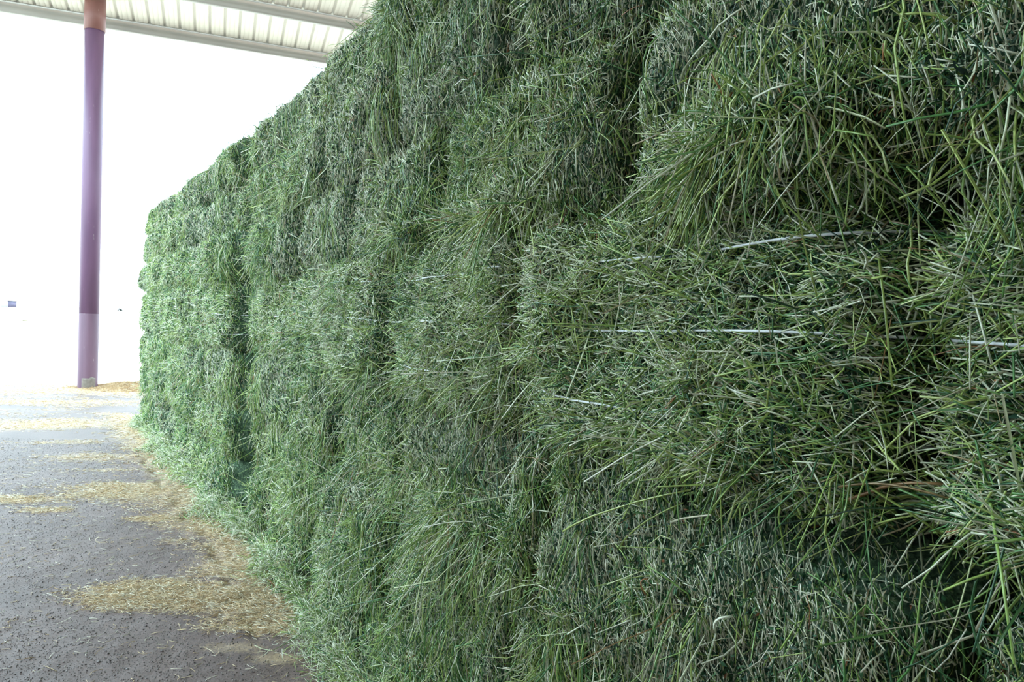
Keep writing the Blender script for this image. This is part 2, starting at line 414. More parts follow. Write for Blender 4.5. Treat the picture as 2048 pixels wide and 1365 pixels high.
def local_tubes(s, h, n, dirs, L, K, droop, kink, rad, tint, sides=3, flat=1.0):
    """dirs (N,3) in (s,h,n) axes; returns batch data in world coords"""
    N = len(s)
    t = np.linspace(0, 1, K)[None, :]
    seg = L[:, None] * t
    base = np.stack([s, h, n], -1)[:, None, :]
    side = unit(np.cross(dirs, RNG.normal(size=(N, 3))))
    kt = RNG.uniform(0.25, 0.8, N)[:, None]
    kk = (kink * np.abs(RNG.normal(size=N)))[:, None] * np.maximum(t - kt, 0) * L[:, None]
    curve = (RNG.normal(size=N) * 0.16 * L)[:, None] * (t * t)
    P = base + dirs[:, None, :] * seg[:, :, None] + side[:, None, :] * (kk + curve)[:, :, None]
    P[:, :, 1] -= (droop * L)[:, None] * t * t
    Pw = to_world(P[..., 0], P[..., 1], P[..., 2])
    Pw[..., 2] = np.maximum(Pw[..., 2], 0.012)
    return tubes(Pw, rad, tint, sides, flat)

def tints(N, mean, sd, rust=0.004, pale=0.05):
    mean = mean + 0.05; pale = pale * 1.25
    rust = rust * 0.35
    t = np.clip(RNG.normal(mean, sd * 1.2, N), 0.02, 0.86)
    u = RNG.uniform(size=N)
    t = np.where(u < rust, RNG.uniform(0.95, 1.0, N), t)
    t = np.where((u > rust) & (u < rust + 0.02), 0.93, t)
    t = np.where(u > 1 - pale, RNG.uniform(0.85, 0.91, N), t)
    return t

def angdir(ang, out):
    """ang = in-plane angle (0 = along +s, pi/2 = up), out = out-of-plane angle"""
    return np.stack([np.cos(ang) * np.cos(out), np.sin(ang) * np.cos(out), np.sin(out)], -1)

# explicit tufts read off the stack: s, h, base angle (deg, 90 up, 0 away from the camera, 180 toward it), fan, out angle, length, count, width s, width h, droop, tint
TUFTS = [
    (1.52, 2.08, 200, 35, 50, 0.13, 90, .10, .03, 0.5, .62), (1.58, 2.02, 10, 35, 45, 0.10, 90, .06, .04, 0.3, .66), (1.42, 2.06, 190, 50, 40, 0.14, 80, .10, .03, 0.8, .60),
    (1.58, 1.96, 5, 30, 55, 0.09, 80, .03, .05, .2, .66), (1.30, 2.03, 235, 40, 45, 0.12, 70, .10, .03, .6, .55), (1.18, 2.06, 100, 40, 35, .09, 45, .05, .03, .1, .62),
    (1.05, 2.10, 110, 35, 35, .10, 50, .05, .03, .1, .58), (1.02, 1.98, 250, 40, 45, .14, 70, .08, .04, .7, .52), (1.16, 1.95, 200, 60, 30, .14, 50, .10, .04, .6, .5),
    (1.02, 1.47, 175, 18, 25, .16, 110, .06, .035, .15, .70), (1.16, 1.46, 10, 25, 30, .14, 80, .06, .03, .4, .68), (1.05, 1.42, 250, 50, 35, .14, 60, .10, .02, .5, .5),
    (1.35, 1.62, 30, 22, 22, .12, 60, .05, .04, .1, .62), (1.22, 1.58, 200, 25, 22, .13, 60, .06, .03, .1, .66), (1.57, 1.60, 350, 60, 45, .07, 90, .04, .04, .3, .74),
    (1.55, 1.63, 30, 60, 45, .06, 60, .04, .04, .3, .76), (1.60, 1.50, 0, 30, 25, .09, 60, .08, .03, .1, .62), (1.48, 1.46, 0, 22, 25, .10, 80, .10, .02, .2, .70),
    (1.06, 1.78, 10, 30, 30, .10, 60, .06, .04, .1, .60), (1.12, 1.82, 100, 15, 20, .10, 8, .05, .02, 0, .8), (1.05, 1.72, 190, 30, 20, .10, 60, .08, .03, .2, .55),
    (2.42, 2.04, 300, 20, 35, .19, 110, .06, .03, .5, .64), (2.30, 2.02, 200, 35, 40, .12, 70, .10, .03, .4, .60), (2.15, 1.98, 190, 40, 45, .12, 80, .12, .03, .4, .62),
    (1.95, 1.96, 180, 35, 45, .11, 80, .10, .04, .4, .64), (1.78, 1.96, 190, 35, 45, .11, 80, .10, .04, .4, .62), (2.60, 2.03, 10, 30, 35, .16, 90, .12, .03, .4, .62),
    (2.85, 2.03, 5, 25, 30, .17, 110, .12, .03, .5, .62), (3.15, 2.03, 5, 25, 30, .18, 110, .14, .03, .5, .64), (3.45, 2.0, 5, 30, 35, .16, 90, .14, .03, .5, .62),
    (2.34, 1.78, 10, 25, 40, .16, 80, .05, .04, .3, .56), (2.36, 1.70, 8, 20, 45, .20, 60, .04, .04, .5, .62), (2.36, 1.62, 5, 25, 45, .22, 80, .04, .04, .2, .56),
    (2.45, 1.52, 4, 14, 40, .24, 110, .06, .03, .1, .62), (2.7, 1.50, 350, 35, 35, .16, 80, .12, .04, .3, .54), (2.9, 1.72, 0, 40, 35, .16, 80, .12, .04, .2, .5),
    (3.2, 1.47, 5, 30, 35, .18, 110, .16, .03, .4, .56), (3.7, 1.45, 0, 30, 35, .18, 100, .16, .03, .4, .56), (2.5, 1.43, 190, 40, 30, .12, 80, .15, .02, .5, .58),
    (1.66, 1.45, 355, 35, 40, .10, 80, .12, .02, .3, .64), (1.85, 1.47, 0, 40, 40, .10, 90, .15, .02, .3, .60), (2.1, 1.44, 0, 40, 40, .11, 90, .15, .02, .3, .58),
    (2.62, 1.10, 320, 22, 30, .24, 110, .14, .03, .6, .62), (2.78, 1.06, 300, 25, 35, .30, 110, .12, .03, .6, .58), (2.50, 1.08, 250, 30, 30, .20, 80, .10, .03, .6, .58),
    (2.35, 1.22, 230, 20, 25, .14, 60, .06, .04, .3, .55), (2.30, 1.12, 350, 20, 25, .13, 70, .05, .03, .1, .42), (1.62, 1.28, 300, 18, 25, .22, 14, .05, .03, .4, .68),
    (1.58, 1.20, 290, 20, 25, .2, 20, .06, .03, .4, .62), (1.75, 1.30, 60, 40, 30, .10, 50, .1, .03, .2, .5), (1.15, 1.30, 250, 40, 35, .16, 60, .14, .03, .6, .45),
    (1.2, 1.2, 240, 50, 25, .16, 50, .1, .05, .4, .42), (1.05, 1.95, 190, 40, 35, .14, 50, .08, .03, .4, .5),
    (3.0, 1.02, 280, 35, 30, .26, 90, .14, .03, .6, .54), (3.3, 1.15, 270, 35, 25, .22, 90, .14, .04, .6, .52), (4.2, 0.98, 280, 40, 30, .28, 90, .2, .04, .7, .5),
]
CURTAINS = [  # s, h top, width, length, count
    (2.98, 2.24, .16, .34, 120), (2.90, 2.25, .10, .30, 70), (3.50, 2.90, .16, .40, 120), (3.58, 2.70, .08, .36, 70), (1.83, 2.33, .07, .22, 50), (1.90, 2.26, .05, .20, 30),
    (4.15, 2.86, .3, .34, 130), (3.85, 3.12, .25, .34, 120), (3.3, 3.0, .3, .26, 100), (3.05, 2.82, .25, .2, 90), (2.62, 2.72, .12, .2, 60), (5.05, 2.88, .25, .42, 130),
    (5.6, 3.15, .3, .3, 110), (6.15, 2.42, .2, .5, 130), (6.55, 2.0, .15, .5, 110), (5.3, 1.42, .3, .35, 120), (6.4, 1.3, .2, .45, 120), (5.9, 1.0, .3, .45, 140),
    (4.9, 0.98, .3, .4, 140), (3.95, 1.2, .2, .3, 90), (3.5, 0.92, .3, .36, 140), (2.35, 1.35, .12, .26, 70), (1.98, 1.22, .05, .2, 30), (7.2, 1.3, .2, .5, 110), (7.1, 2.3, .15, .5, 100),
    (7.6, 3.1, .4, .35, 120), (4.45, 2.32, .2, .3, 100), (4.1, 1.95, .3, .25, 100), (1.3, 2.9, .2, .2, 40), (2.2, 0.95, .3, .3, 100), (2.75, .62, .3, .3, 110), (3.6, .5, .4, .3, 120)]

# single stalks that stand out: start s, h, end s, h, radius, tint, lift
STALKS = [(1.255, 1.45, 1.115, 1.50, .0035, .965, .03), (1.26, 1.47, 1.10, 1.485, .0022, .95, .03), (1.66, 2.18, 1.50, 2.28, .0030, .87, .015), (1.50, 1.15, 1.455, 1.20, .003, .87, .012),
          (1.70, 1.155, 1.69, 1.19, .002, .98, .02), (2.02, 1.20, 1.60, 1.39, .0026, .74, .035), (1.80, 1.22, 1.62, 1.36, .0022, .70, .03), (1.45, 1.98, 1.32, 2.20, .0022, .72, .03),
          (1.19, 1.88, 1.15, 1.70, .0024, .74, .04), (1.15, 2.28, 1.14, 1.96, .0024, .66, .04), (1.36, 1.98, 1.30, 1.75, .0022, .72, .04)]
HAY_COUNT = [0]
def fill_bale(b, root):
    c, s0, s1 = b
    h0, h1 = COURSES[c], COURSES[c + 1]
    area = (s1 - s0) * (h1 - h0)
    sm = (s0 + s1) / 2
    dist = math.hypot(sm, 0.96)
    lod = 1.0 if dist < 3 else max(0.30, (3.0 / dist) ** 0.85)
    rs = 1.0 / math.sqrt(lod) if lod < 1 else 1.0
    rs = min(rs, 1.75)
    stems = Batch(); leaves = Batch()
    near = dist < 4.2
    string = c == 3
    def scatter(n, mh=0.0):
        s = RNG.uniform(s0 - 0.01, s1 + 0.01, n); h = RNG.uniform(h0 - mh, h1 + mh, n)
        w = visible_weight(to_world(s, h, np.zeros(n)))
        dp = relief(np.clip(s, s0, s1), np.clip(h, h0, h1), b) - BOFF[b]
        w = w * np.clip(1.0 + (dp + 0.075) * 11, 0.05, 1.0)
        k = RNG.uniform(size=n) < w
        s, h = s[k], np.maximum(h[k], 0.01)
        return s, h, cut_patch(s, h, c)
    def base_n(s, h): return relief(np.clip(s, s0, s1), np.clip(h, h0, h1), b)
    # pressed surface: short bits lying in the face
    s, h, cp = scatter(int(area * (21000 if dist < 3.2 else 17000) * lod))
    N = len(s)
    ang = np.where(RNG.uniform(size=N) < cp * 0.9, RNG.normal(np.pi / 2, 0.24, N),
                   (RNG.normal(0, 0.55, N) if string else RNG.normal(np.pi / 2, 0.8, N)))
    out = RNG.normal(0.05, 0.2, N) * (1 - 0.5 * cp)
    L = RNG.gamma(4, 0.0075, N) + 0.012
    L = L * (1 - 0.3 * cp)
    if string: L *= 1.15
    d = angdir(ang, out) * np.sign(RNG.uniform(-1, 1, N))[:, None]
    n = base_n(s, h) + RNG.uniform(-0.008, 0.010, N)
    rad = RNG.uniform(0.0008, 0.0020, N) * rs * (1 - 0.3 * cp * (dist < 3.2))
    ang = ang + (RNG.uniform(size=N) < 0.2) * RNG.normal(0, 1.0, N); d = angdir(ang, out)
    stems.add(*local_tubes(s - d[:, 0] * L / 2, h - d[:, 1] * L / 2, n, d, L, 3, np.zeros(N), 0.5, rad, tints(N, 0.36 + 0.40 * fbm(s * 2.2, h * 2.2, 123, 2) + 0.08 * (c == 3), 0.24, 0.012, 0.08 + 0.46 * cp)))
    HAY_COUNT[0] += N
    # criss-cross loose stems
    s, h, cp = scatter(int(area * 5200 * lod), 0.01)
    keep = RNG.uniform(size=len(s)) < (1 - 0.86 * cp) * (0.35 + 1.1 * fbm(s * 6, h * 6, 91, 2))
    s, h = s[keep], h[keep]; N = len(s)
    ori = fbm(s * 3.1, h * 3.1, 17, 2) * 2 * np.pi * 2.0
    ang = RNG.normal(ori, 0.75)
    if string: ang = np.where(RNG.uniform(size=N) < 0.5, RNG.normal(0, 0.5, N) + np.pi * (RNG.uniform(size=N) < 0.5), ang)
    elif c != 3: ang = np.where(RNG.uniform(size=N) < 0.4, RNG.normal(-np.pi / 2, 0.5, N), ang)
    out = np.abs(RNG.normal(0.14, 0.2, N))
    L = RNG.gamma(3, 0.018, N) + 0.02
    d = angdir(ang, out)
    rad = (0.0008 + 0.0018 * RNG.uniform(size=N) ** 2) * rs
    stems.add(*local_tubes(s, h, base_n(s, h) + RNG.uniform(-0.01, 0.008, N), d, L, 4 if near else 3, np.abs(RNG.normal(0.15, 0.2, N)), 1.1, rad, tints(N, 0.40 + 0.36 * fbm(s * 2.2, h * 2.2, 123, 2), 0.2, 0.012, 0.08)))
    HAY_COUNT[0] += N
    # random bundles
    nb = int(area * 46 * min(1, lod * 1.6))
    s, h, cp = scatter(nb)
    keep = RNG.uniform(size=len(s)) < (1 - 0.8 * cp)
    for sb, hb in zip(s[keep], h[keep]):
        k = int(RNG.integers(10, 34) * max(0.5, lod))
        a0 = RNG.uniform(0, 2 * np.pi) if RNG.uniform() < 0.5 else (RNG.normal(0, .4) + (np.pi if RNG.uniform() < .5 else 0) if string else RNG.normal(-np.pi / 2, 0.6))
        ang = RNG.normal(a0, 0.42, k); out = np.abs(RNG.normal(0.28, 0.25, k))
        L = RNG.uniform(0.05, 0.14, k) * RNG.uniform(0.8, 1.25)
        ss = sb + RNG.normal(0, 0.018, k); hh = hb + RNG.normal(0, 0.014, k)
        rad = (0.0009 + 0.0016 * RNG.uniform(size=k) ** 1.5) * rs
        stems.add(*local_tubes(ss, hh, base_n(ss, hh) - 0.01, angdir(ang, out), L, 4 if near else 3, np.abs(RNG.normal(0.3, 0.25, k)), 1.0, rad, tints(k, RNG.uniform(0.42, 0.66), 0.1)))
        HAY_COUNT[0] += k
    # ledge curtains: long stems hanging from joints
    ncur = int((s1 - s0) * (1.5 if c != 3 else 0.5) * (1.0 if lod > 0.5 else 0.8) + RNG.uniform())
    for _ in range(ncur):
        sc_ = RNG.uniform(s0, s1); ht = h1 + RNG.normal(-0.03, 0.05)
        if visible_weight(to_world(np.array([sc_]), np.array([ht]), np.array([0.])))[0] < 0.5: continue
        if c in (2,) and sc_ < 2.2: continue
        add_curtain(stems, b, sc_, ht, RNG.uniform(0.05, 0.16), RNG.uniform(0.08, 0.26), int(RNG.integers(18, 46) * max(lod, .5)), rs, base_n)
    for (cs, ch, cw, cl, cn) in CURTAINS:
        if s0 <= cs < s1 and h0 < ch - 0.03 <= h1: add_curtain(stems, b, cs, ch, cw, cl, int(cn * 0.6 * max(lod, .6)), rs, base_n)
    for (ts, th, a, fan, oa, L0, cnt, ws, wh, dr, ti) in TUFTS:
        if s0 <= ts < s1 and h0 <= th < h1 or (s0 <= ts < s1 and c == 3 and False):
            k = cnt if ts < 2.2 else int(cnt * 0.6)
            ss = ts + RNG.normal(0, ws * 0.5, k); hh = th + RNG.normal(0, wh * 0.6, k)
            ang = np.radians(RNG.normal(a, fan * 0.6 + 14, k)); out = np.radians(np.abs(RNG.normal(oa * 0.6, 17, k)))
            L = L0 * RNG.uniform(0.3, 1.2, k)
            rad = (0.0010 + 0.0016 * RNG.uniform(size=k) ** 1.4) * rs
            stems.add(*local_tubes(ss, hh, base_n(ss, hh) - 0.012, angdir(ang, out), L, 5, dr * RNG.uniform(0.2, 1.0, k), 1.3, rad, tints(k, ti, 0.17, 0.02, 0.12)))
            HAY_COUNT[0] += k
    for (sa, ha, sb_, hb_, rr_, tt_, up_) in STALKS:
        if s0 <= sa < s1 and h0 <= ha < h1:
            K = 7; tq = np.linspace(0, 1, K)
            S = sa + (sb_ - sa) * tq; Hh = ha + (hb_ - ha) * tq + 0.012 * np.sin(tq * 3.1)
            n0 = base_n(S, Hh); n0 = np.maximum(n0, n0.max() - 0.02) + up_ + 0.015 * np.sin(tq * 3.1)
            stems.add(*tubes(to_world(S, Hh, n0)[None], np.array([rr_]), np.array([tt_]), 3, 1.0))
    # top-course fringe standing above the stack
    if c == 6:
        k = int((s1 - s0) * 420 * lod)
        ss = RNG.uniform(s0, s1, k); w = visible_weight(to_world(ss, np.full(k, 3.1), np.zeros(k))); ss = ss[RNG.uniform(size=k) < w]; k = len(ss)
        nn = np.minimum(RNG.uniform(-0.35, -0.02, k), base_n(ss, np.full(k, h1)) - 0.02)
        ang = RNG.normal(np.pi / 2, 0.8, k); out = RNG.normal(0.4, 0.5, k)
        stems.add(*local_tubes(ss, np.full(k, h1 - 0.01), nn, angdir(ang, out), RNG.gamma(4, 0.014, k) + 0.02, 4, RNG.uniform(0.1, 0.9, k), 0.7, RNG.uniform(0.001, 0.002, k) * rs, tints(k, 0.5, 0.15)))
    # leaves
    s, h, cp = scatter(int(area * 16000 * min(1, lod * 1.1)), 0.005)
    N = len(s)
    n = base_n(s, h) + RNG.uniform(-0.006, 0.012, N)
    C = to_world(s, h, n)
    a = unit(RNG.normal(size=(N, 3)) * np.array([1, 1, 1.3])); bb = unit(np.cross(a, RNG.normal(size=(N, 3))))
    ln = RNG.uniform(0.004, 0.010, N)[:, None] * rs; wd = ln * RNG.uniform(0.2, 0.45, (N, 1)); nn = np.cross(a, bb)
    V = np.stack([C - a * ln, C + bb * wd + nn * wd * 0.5, C + a * ln, C - bb * wd + nn * wd * 0.5], 1).reshape(-1, 3)
    V[:, 2] = np.maximum(V[:, 2], 0.006)
    i = np.arange(N) * 4
    leaves.add(V, [np.stack([i, i + 1, i + 2], -1), np.stack([i, i + 2, i + 3], -1)], np.tile(np.where(RNG.uniform(size=N) < 0.012, 1.0, RNG.uniform(0, 0.92, N)), 2))
    o = stems.build('loose_stem', M_HAY, root)
    if o: tag(o, kind='stuff')
    o = leaves.build('leaf_flake', M_LEAF, root)
    if o: tag(o, kind='stuff')

def add_curtain(stems, b, cs, ch, cw, cl, k, rs, base_n):
    if k < 2: return
    ss = cs + RNG.normal(0, cw * 0.5, k); hh = ch + RNG.normal(0, 0.015, k)
    lean = RNG.normal(0, 0.12)
    L = cl * RNG.uniform(0.45, 1.15, k)
    K = 6; t = np.linspace(0, 1, K)[None, :]
    outw = RNG.uniform(0.006, 0.035, k)[:, None]
    S = ss[:, None] + (lean + RNG.normal(0, 0.28, k))[:, None] * L[:, None] * t + (RNG.normal(0, 0.12, k) * L)[:, None] * t * t + (RNG.normal(0, 0.22, k) * L)[:, None] * np.maximum(t - RNG.uniform(0.2, 0.9, k)[:, None], 0)
    Hh = hh[:, None] - L[:, None] * t + 0.015 * np.sin(t * 3.1)
    n0 = base_n(S, Hh)
    Nn = np.maximum.accumulate(np.where(t < 0.25, n0 - 0.01, n0), axis=1)
    Nn = 0.5 * Nn + 0.5 * base_n(S, Hh) + outw * np.sin(np.clip(t * 3.0, 0, 2.2))
    Pw = to_world(S, Hh, Nn); Pw[..., 2] = np.maximum(Pw[..., 2], 0.012)
    stems.add(*tubes(Pw, RNG.uniform(0.0011, 0.0021, k) * rs, tints(k, RNG.uniform(0.40, 0.62), 0.18, 0.01, 0.1), 3))
    HAY_COUNT[0] += k

def bale_twines(b, root):
    c, s0, s1 = b
    for i, hh in enumerate((1.535, 1.695, 1.852)):
        K = 70
        s = np.linspace(s0 + 0.02, s1 - 0.02, K)
        h = hh + 0.006 * np.sin(s * 5 + i) + (-0.012 if i == 0 else 0) * np.sin((s - s0) / (s1 - s0) * np.pi)
        n = relief(s, h, b)
        n = np.convolve(np.pad(n, 3, mode='edge'), np.ones(7) / 7, 'valid') + (0.002 if s0 < 2.5 else -0.008) + 0.002 + 0.036 * (noise(s * 5.5, s * 0 + i, 74 + i) - 0.36)
        # the ends wrap back round the bale's corners
        s = np.concatenate([[s0 + 0.004] * 2, s, [s1 - 0.004] * 2]); h = np.concatenate([[h[0]] * 2, h, [h[-1]] * 2]); n = np.concatenate([[n[0] - 0.35, n[0] - 0.03], n, [n[-1] - 0.03, n[-1] - 0.35]])
        V, Fs, tt = tubes(to_world(s, h, n)[None], np.array([0.0025]), np.array([0.5]), sides=6, taper=1.0)
        mesh_np('twine', V, Fs, M_TWINE, root, smooth=True)

ORD = ['', 'second', 'third', 'fourth', 'fifth', 'sixth', 'seventh', 'eighth', 'ninth', 'tenth']
CNAME = ['in the bottom course', 'in the second course up', 'in the third course up', 'in the twine-tied fourth course up', 'in the fifth course up', 'in the sixth course up', 'in the top course']
def bale_label(b):
    c, s0, s1 = b
    row = [x for x in BALES if x[0] == c]
    right = sorted([x for x in row if x[1] < CREV - 0.2], key=lambda x: -x[1])   # first = next to the gap on its right
    left = sorted([x for x in row if x[1] >= CREV - 0.2], key=lambda x: x[1])
    look = 'green hay bale' if s0 < CREV - 0.2 else 'pale green hay bale'
    if b in right:
        i = right.index(b) + 1
        pos = 'just right of the tall dark gap' if i == 1 else '%s right of the tall dark gap' % ORD[i - 1]
        if b == row[0]: pos = 'at the near right end'
    else:
        i = left.index(b) + 1
        pos = 'just left of the tall dark gap' if i == 1 else '%s left of the tall dark gap' % ORD[i - 1]
        if i == len(left): pos = 'at the far left corner'
    pos = pos.replace('just right of the tall dark gap', 'right beside the tall dark gap').replace('just left of the tall dark gap', 'beyond and touching the tall dark gap')
    if c == 3: look = look.replace('hay bale', 'bale')
    return '%s %s, %s' % (look, CNAME[c], pos)

for b in BALES:
    c, s0, s1 = b
    root = empty('hay_bale')
    tag(root, bale_label(b), 'hay bale', 'hay bales in the stack')
    bale_body(b, root)
    fill_bale(b, root)
    if c == 3: bale_twines(b, root)
print('stems', HAY_COUNT[0])

# loose hay fallen along the foot of the stack
def foot_hay():
    st = Batch()
    for (a, bnd, cnt, lod) in ((1.5, 4.5, 7500, 1.1), (4.5, 7.5, 8500, 1.4), (7.5, 13.0, 9000, 1.8)):
        s = RNG.uniform(a, bnd, cnt)
        amp = 0.15 + 1.5 * fbm(s * 2.1, s * 0, 5, 2) ** 1.5
        n = np.abs(RNG.normal(0, 0.11, cnt)) * amp - 0.04
        top = np.clip(0.17 * amp * (1 - n / 0.30), 0.015, 1)
        h = RNG.uniform(0, 1, cnt) ** 0.7 * top + 0.01
        ang = RNG.uniform(0, 2 * np.pi, cnt); out = RNG.normal(0.2, 0.35, cnt)
        L = RNG.gamma(4, 0.016, cnt) + 0.02
        d = angdir(ang * 1.0, out); d[:, 1] *= 0.5; d = unit(d)
        st.add(*local_tubes(s, h, n, d, L, 4, RNG.uniform(0, 0.5, cnt), 0.6, RNG.uniform(0.001, 0.002, cnt) * lod, tints(cnt, 0.60, 0.2, 0.01, 0.3)))
    o = st.build('fallen_hay', M_HAY)
    tag(o, 'loose pale green hay fallen along the foot of the stack', 'hay', kind='stuff')
foot_hay()

# ------------------------------------------------------------------ straw and gravel on the ground
def straw_object(name, label, pts, amount, lod=1.0, tint_mean=0.74, green=0.0, lift=0.0):
    x, y = pts; N = len(x)
    z = ground_h(x, y) + 0.006 + RNG.uniform(0, 1, N) ** 2 * 0.02 * (0.3 + amount) + lift
    yaw = RNG.uniform(0, 2 * np.pi, N); L = RNG.gamma(3.5, 0.011, N) + 0.012
    pit = RNG.normal(0, 0.12, N)
    K = 4; t = np.linspace(-0.5, 0.5, K)[None, :]
    bend = RNG.normal(0, 0.35, N)
    P = np.stack([x[:, None] + np.cos(yaw)[:, None] * L[:, None] * t - np.sin(yaw)[:, None] * (bend * L)[:, None] * t * t * 2,
                  y[:, None] + np.sin(yaw)[:, None] * L[:, None] * t + np.cos(yaw)[:, None] * (bend * L)[:, None] * t * t * 2,
                  np.maximum(z[:, None] + np.sin(pit)[:, None] * L[:, None] * t, ground_h(x, y)[:, None] + 0.005)], -1)
    bt = Batch(); bt.add(*tubes(P, RNG.uniform(0.0008, 0.0018, N) * lod, np.clip(RNG.normal(tint_mean, 0.25, N), 0, 1), 3))
    o = bt.build(name, M_STRAW); tag(o, label, 'straw', kind='stuff'); return o

def region_points(n, xr, yr, cond):
    x = RNG.uniform(*xr, n); y = RNG.uniform(*yr, n)
    a = straw_amount(x, y)
    k = (RNG.uniform(size=n) < a ** 1.5) & cond(x, y)
    return (x[k], y[k]), a[k]
wallside = lambda x, y: (wall_x(y) - x < 0.75) & (wall_x(y) - x > 0.0)
pts, am = region_points(26000, (-2.7, -0.6), (3.85, 4.85), lambda x, y: ~wallside(x, y) | (y < 4.6)); straw_object('straw_patch', 'wide tan straw patch across the ground nearest the camera', pts, am)
pts, am = region_points(42000, (-4.0, -1.0), (4.6, 7.2), wallside); straw_object('straw_patch', 'tan straw band along the wheel rut beside the stack', pts, am)
pts, am = region_points(34000, (-5.0, -2.5), (5.6, 7.7), lambda x, y: ~wallside(x, y)); straw_object('straw_patch', 'long pale straw streak halfway down the dirt lane', pts, am, 1.15)
pts, am = region_points(46000, (-8.6, -2.7), (7.7, 12.4), lambda x, y: wall_x(y) - x > 0.0); straw_object('straw_patch', 'thin straw streaks on the far part of the dirt lane', pts, am, 1.6)
pts, am = region_points(46000, (-12.8, -6.3), (12.4, 16.6), lambda x, y: (wall_x(y) - x > 0.0) & (((x + 8.15) / 1.3) ** 2 + ((y - 15.9) / 0.9) ** 2 > 1) & ((x - A0[0]) * PDIR[0] + (y - A0[1]) * PDIR[1] < 0.3)); straw_object('straw_patch', 'scattered straw on the lane in front of the purple post', pts, am, 2.2)
xx = RNG.normal(-8.15, 0.6, 9000); yy = RNG.normal(15.9, 0.4, 9000); kk = ((xx + 8.15) / 1.3) ** 2 + ((yy - 15.9) / 0.9) ** 2 < 1
straw_object('straw_heap', 'low brown straw heap at the foot of the purple post', (xx[kk], yy[kk]), np.ones(kk.sum()), 2.2, 0.35)
n = 3400; xx = RNG.uniform(-5.5, -0.7, n); yy = RNG.uniform(3.2, 8.5, n); kk = wall_x(yy) - xx > 0.1
straw_object('loose_straw', 'single pale straws scattered over the bare gravel', (xx[kk], yy[kk]), np.zeros(kk.sum()), 1.1, 0.85)

def gravel():
    n = 46000
    yy = 3.0 + 6.5 * RNG.uniform(size=n) ** 1.4; xx = -0.75 * yy + RNG.uniform(0, 1, n) * (wall_x(yy) + 0.75 * yy)
    a = straw_amount(xx, yy); k = RNG.uniform(size=n) > a * 0.9; xx, yy = xx[k], yy[k]; n = len(xx)
    r = RNG.gamma(2.0, 0.0007, n) + 0.0011
    oc = np.array([(1, 0, 0), (0, 1, 0), (-1, 0, 0), (0, -1, 0), (0, 0, 0.8), (0, 0, -0.8)], float)
    V = oc[None] * r[:, None, None] * RNG.uniform(0.6, 1.3, (n, 6, 1))
    yaw = RNG.uniform(0, 6.28, n); cx, sx = np.cos(yaw)[:, None], np.sin(yaw)[:, None]
    V = np.stack([V[..., 0] * cx - V[..., 1] * sx, V[..., 0] * sx + V[..., 1] * cx, V[..., 2]], -1)
    V += np.stack([xx, yy, ground_h(xx, yy) + 0.004 + r * 0.3], -1)[:, None, :]
    f = np.array([(0, 1, 4), (1, 2, 4), (2, 3, 4), (3, 0, 4), (1, 0, 5), (2, 1, 5), (3, 2, 5), (0, 3, 5)])
    Fs = (np.arange(n) * 6)[:, None, None] + f[None]
    m = stem_material('gravel_bits', [(0, (0.09, 0.07, 0.07)), (0.6, (0.17, 0.14, 0.14)), (1, (0.36, 0.32, 0.33))], 0.55, 0.5)
    o = mesh_np('gravel', V.reshape(-1, 3), [Fs.reshape(-1, 3)], m, tint=np.repeat(RNG.uniform(size=n), 8))
    tag(o, 'small dark gravel and clods on the bare dirt lane', 'gravel', kind='stuff')
gravel()

# ------------------------------------------------------------------ post
def ring_mesh(levels, sides=48):
    V = []; a = np.arange(sides) * 2 * np.pi / sides
    for z, r in levels: V.append(np.stack([np.cos(a) * r, np.sin(a) * r, np.full(sides, z)], -1))
    i = np.arange(len(levels) - 1)[:, None] * sides; s = np.arange(sides)[None, :]; s2 = (s + 1) % sides
    return np.concatenate(V), [np.stack([i + s, i + s2, i + sides + s2, i + sides + s], -1).reshape(-1, 4)]

def post_material(name, lo, hi, patch=False):
    m, nt, b = nodemat(name)
    tc = nt.nodes.new('ShaderNodeTexCoord')
    mp = nt.nodes.new('ShaderNodeMapping'); mp.inputs['Scale'].default_value = (7, 7, 0.8); nt.links.new(tc.outputs['Object'], mp.inputs[0])
    n1 = nt.nodes.new('ShaderNodeTexNoise'); n1.inputs['Scale'].default_value = 1.0; n1.inputs['Detail'].default_value = 5
    nt.links.new(mp.outputs[0], n1.inputs['Vector'])
    r = ramp(nt, [(0.35, lo), (0.65, hi)], n1.outputs['Fac'])
    # pale vertical scratches
    mp2 = nt.nodes.new('ShaderNodeMapping'); mp2.inputs['Scale'].default_value = (60, 60, 4); nt.links.new(tc.outputs['Object'], mp2.inputs[0])
    n2 = nt.nodes.new('ShaderNodeTexNoise'); n2.inputs['Scale'].default_value = 1.0; n2.inputs['Detail'].default_value = 2; nt.links.new(mp2.outputs[0], n2.inputs['Vector'])
    r2 = ramp(nt, [(0.74, (0, 0, 0)), (0.78, (1, 1, 1))], n2.outputs['Fac'])
    mx = nt.nodes.new('ShaderNodeMix'); mx.data_type = 'RGBA'; nt.links.new(r2.outputs[0], mx.inputs['Factor']); nt.links.new(r.outputs[0], mx.inputs['A']); mx.inputs['B'].default_value = (0.5, 0.45, 0.42, 1)
    nt.links.new(mx.outputs['Result'], b.inputs['Base Color'])
    b.inputs['Roughness'].default_value = 0.5
    return m
PX, PY = -8.93, 15.60
post = empty('steel_post', (PX, PY, 0))
tag(post, 'tall round purple-red steel post standing in straw beneath the roof', 'post')
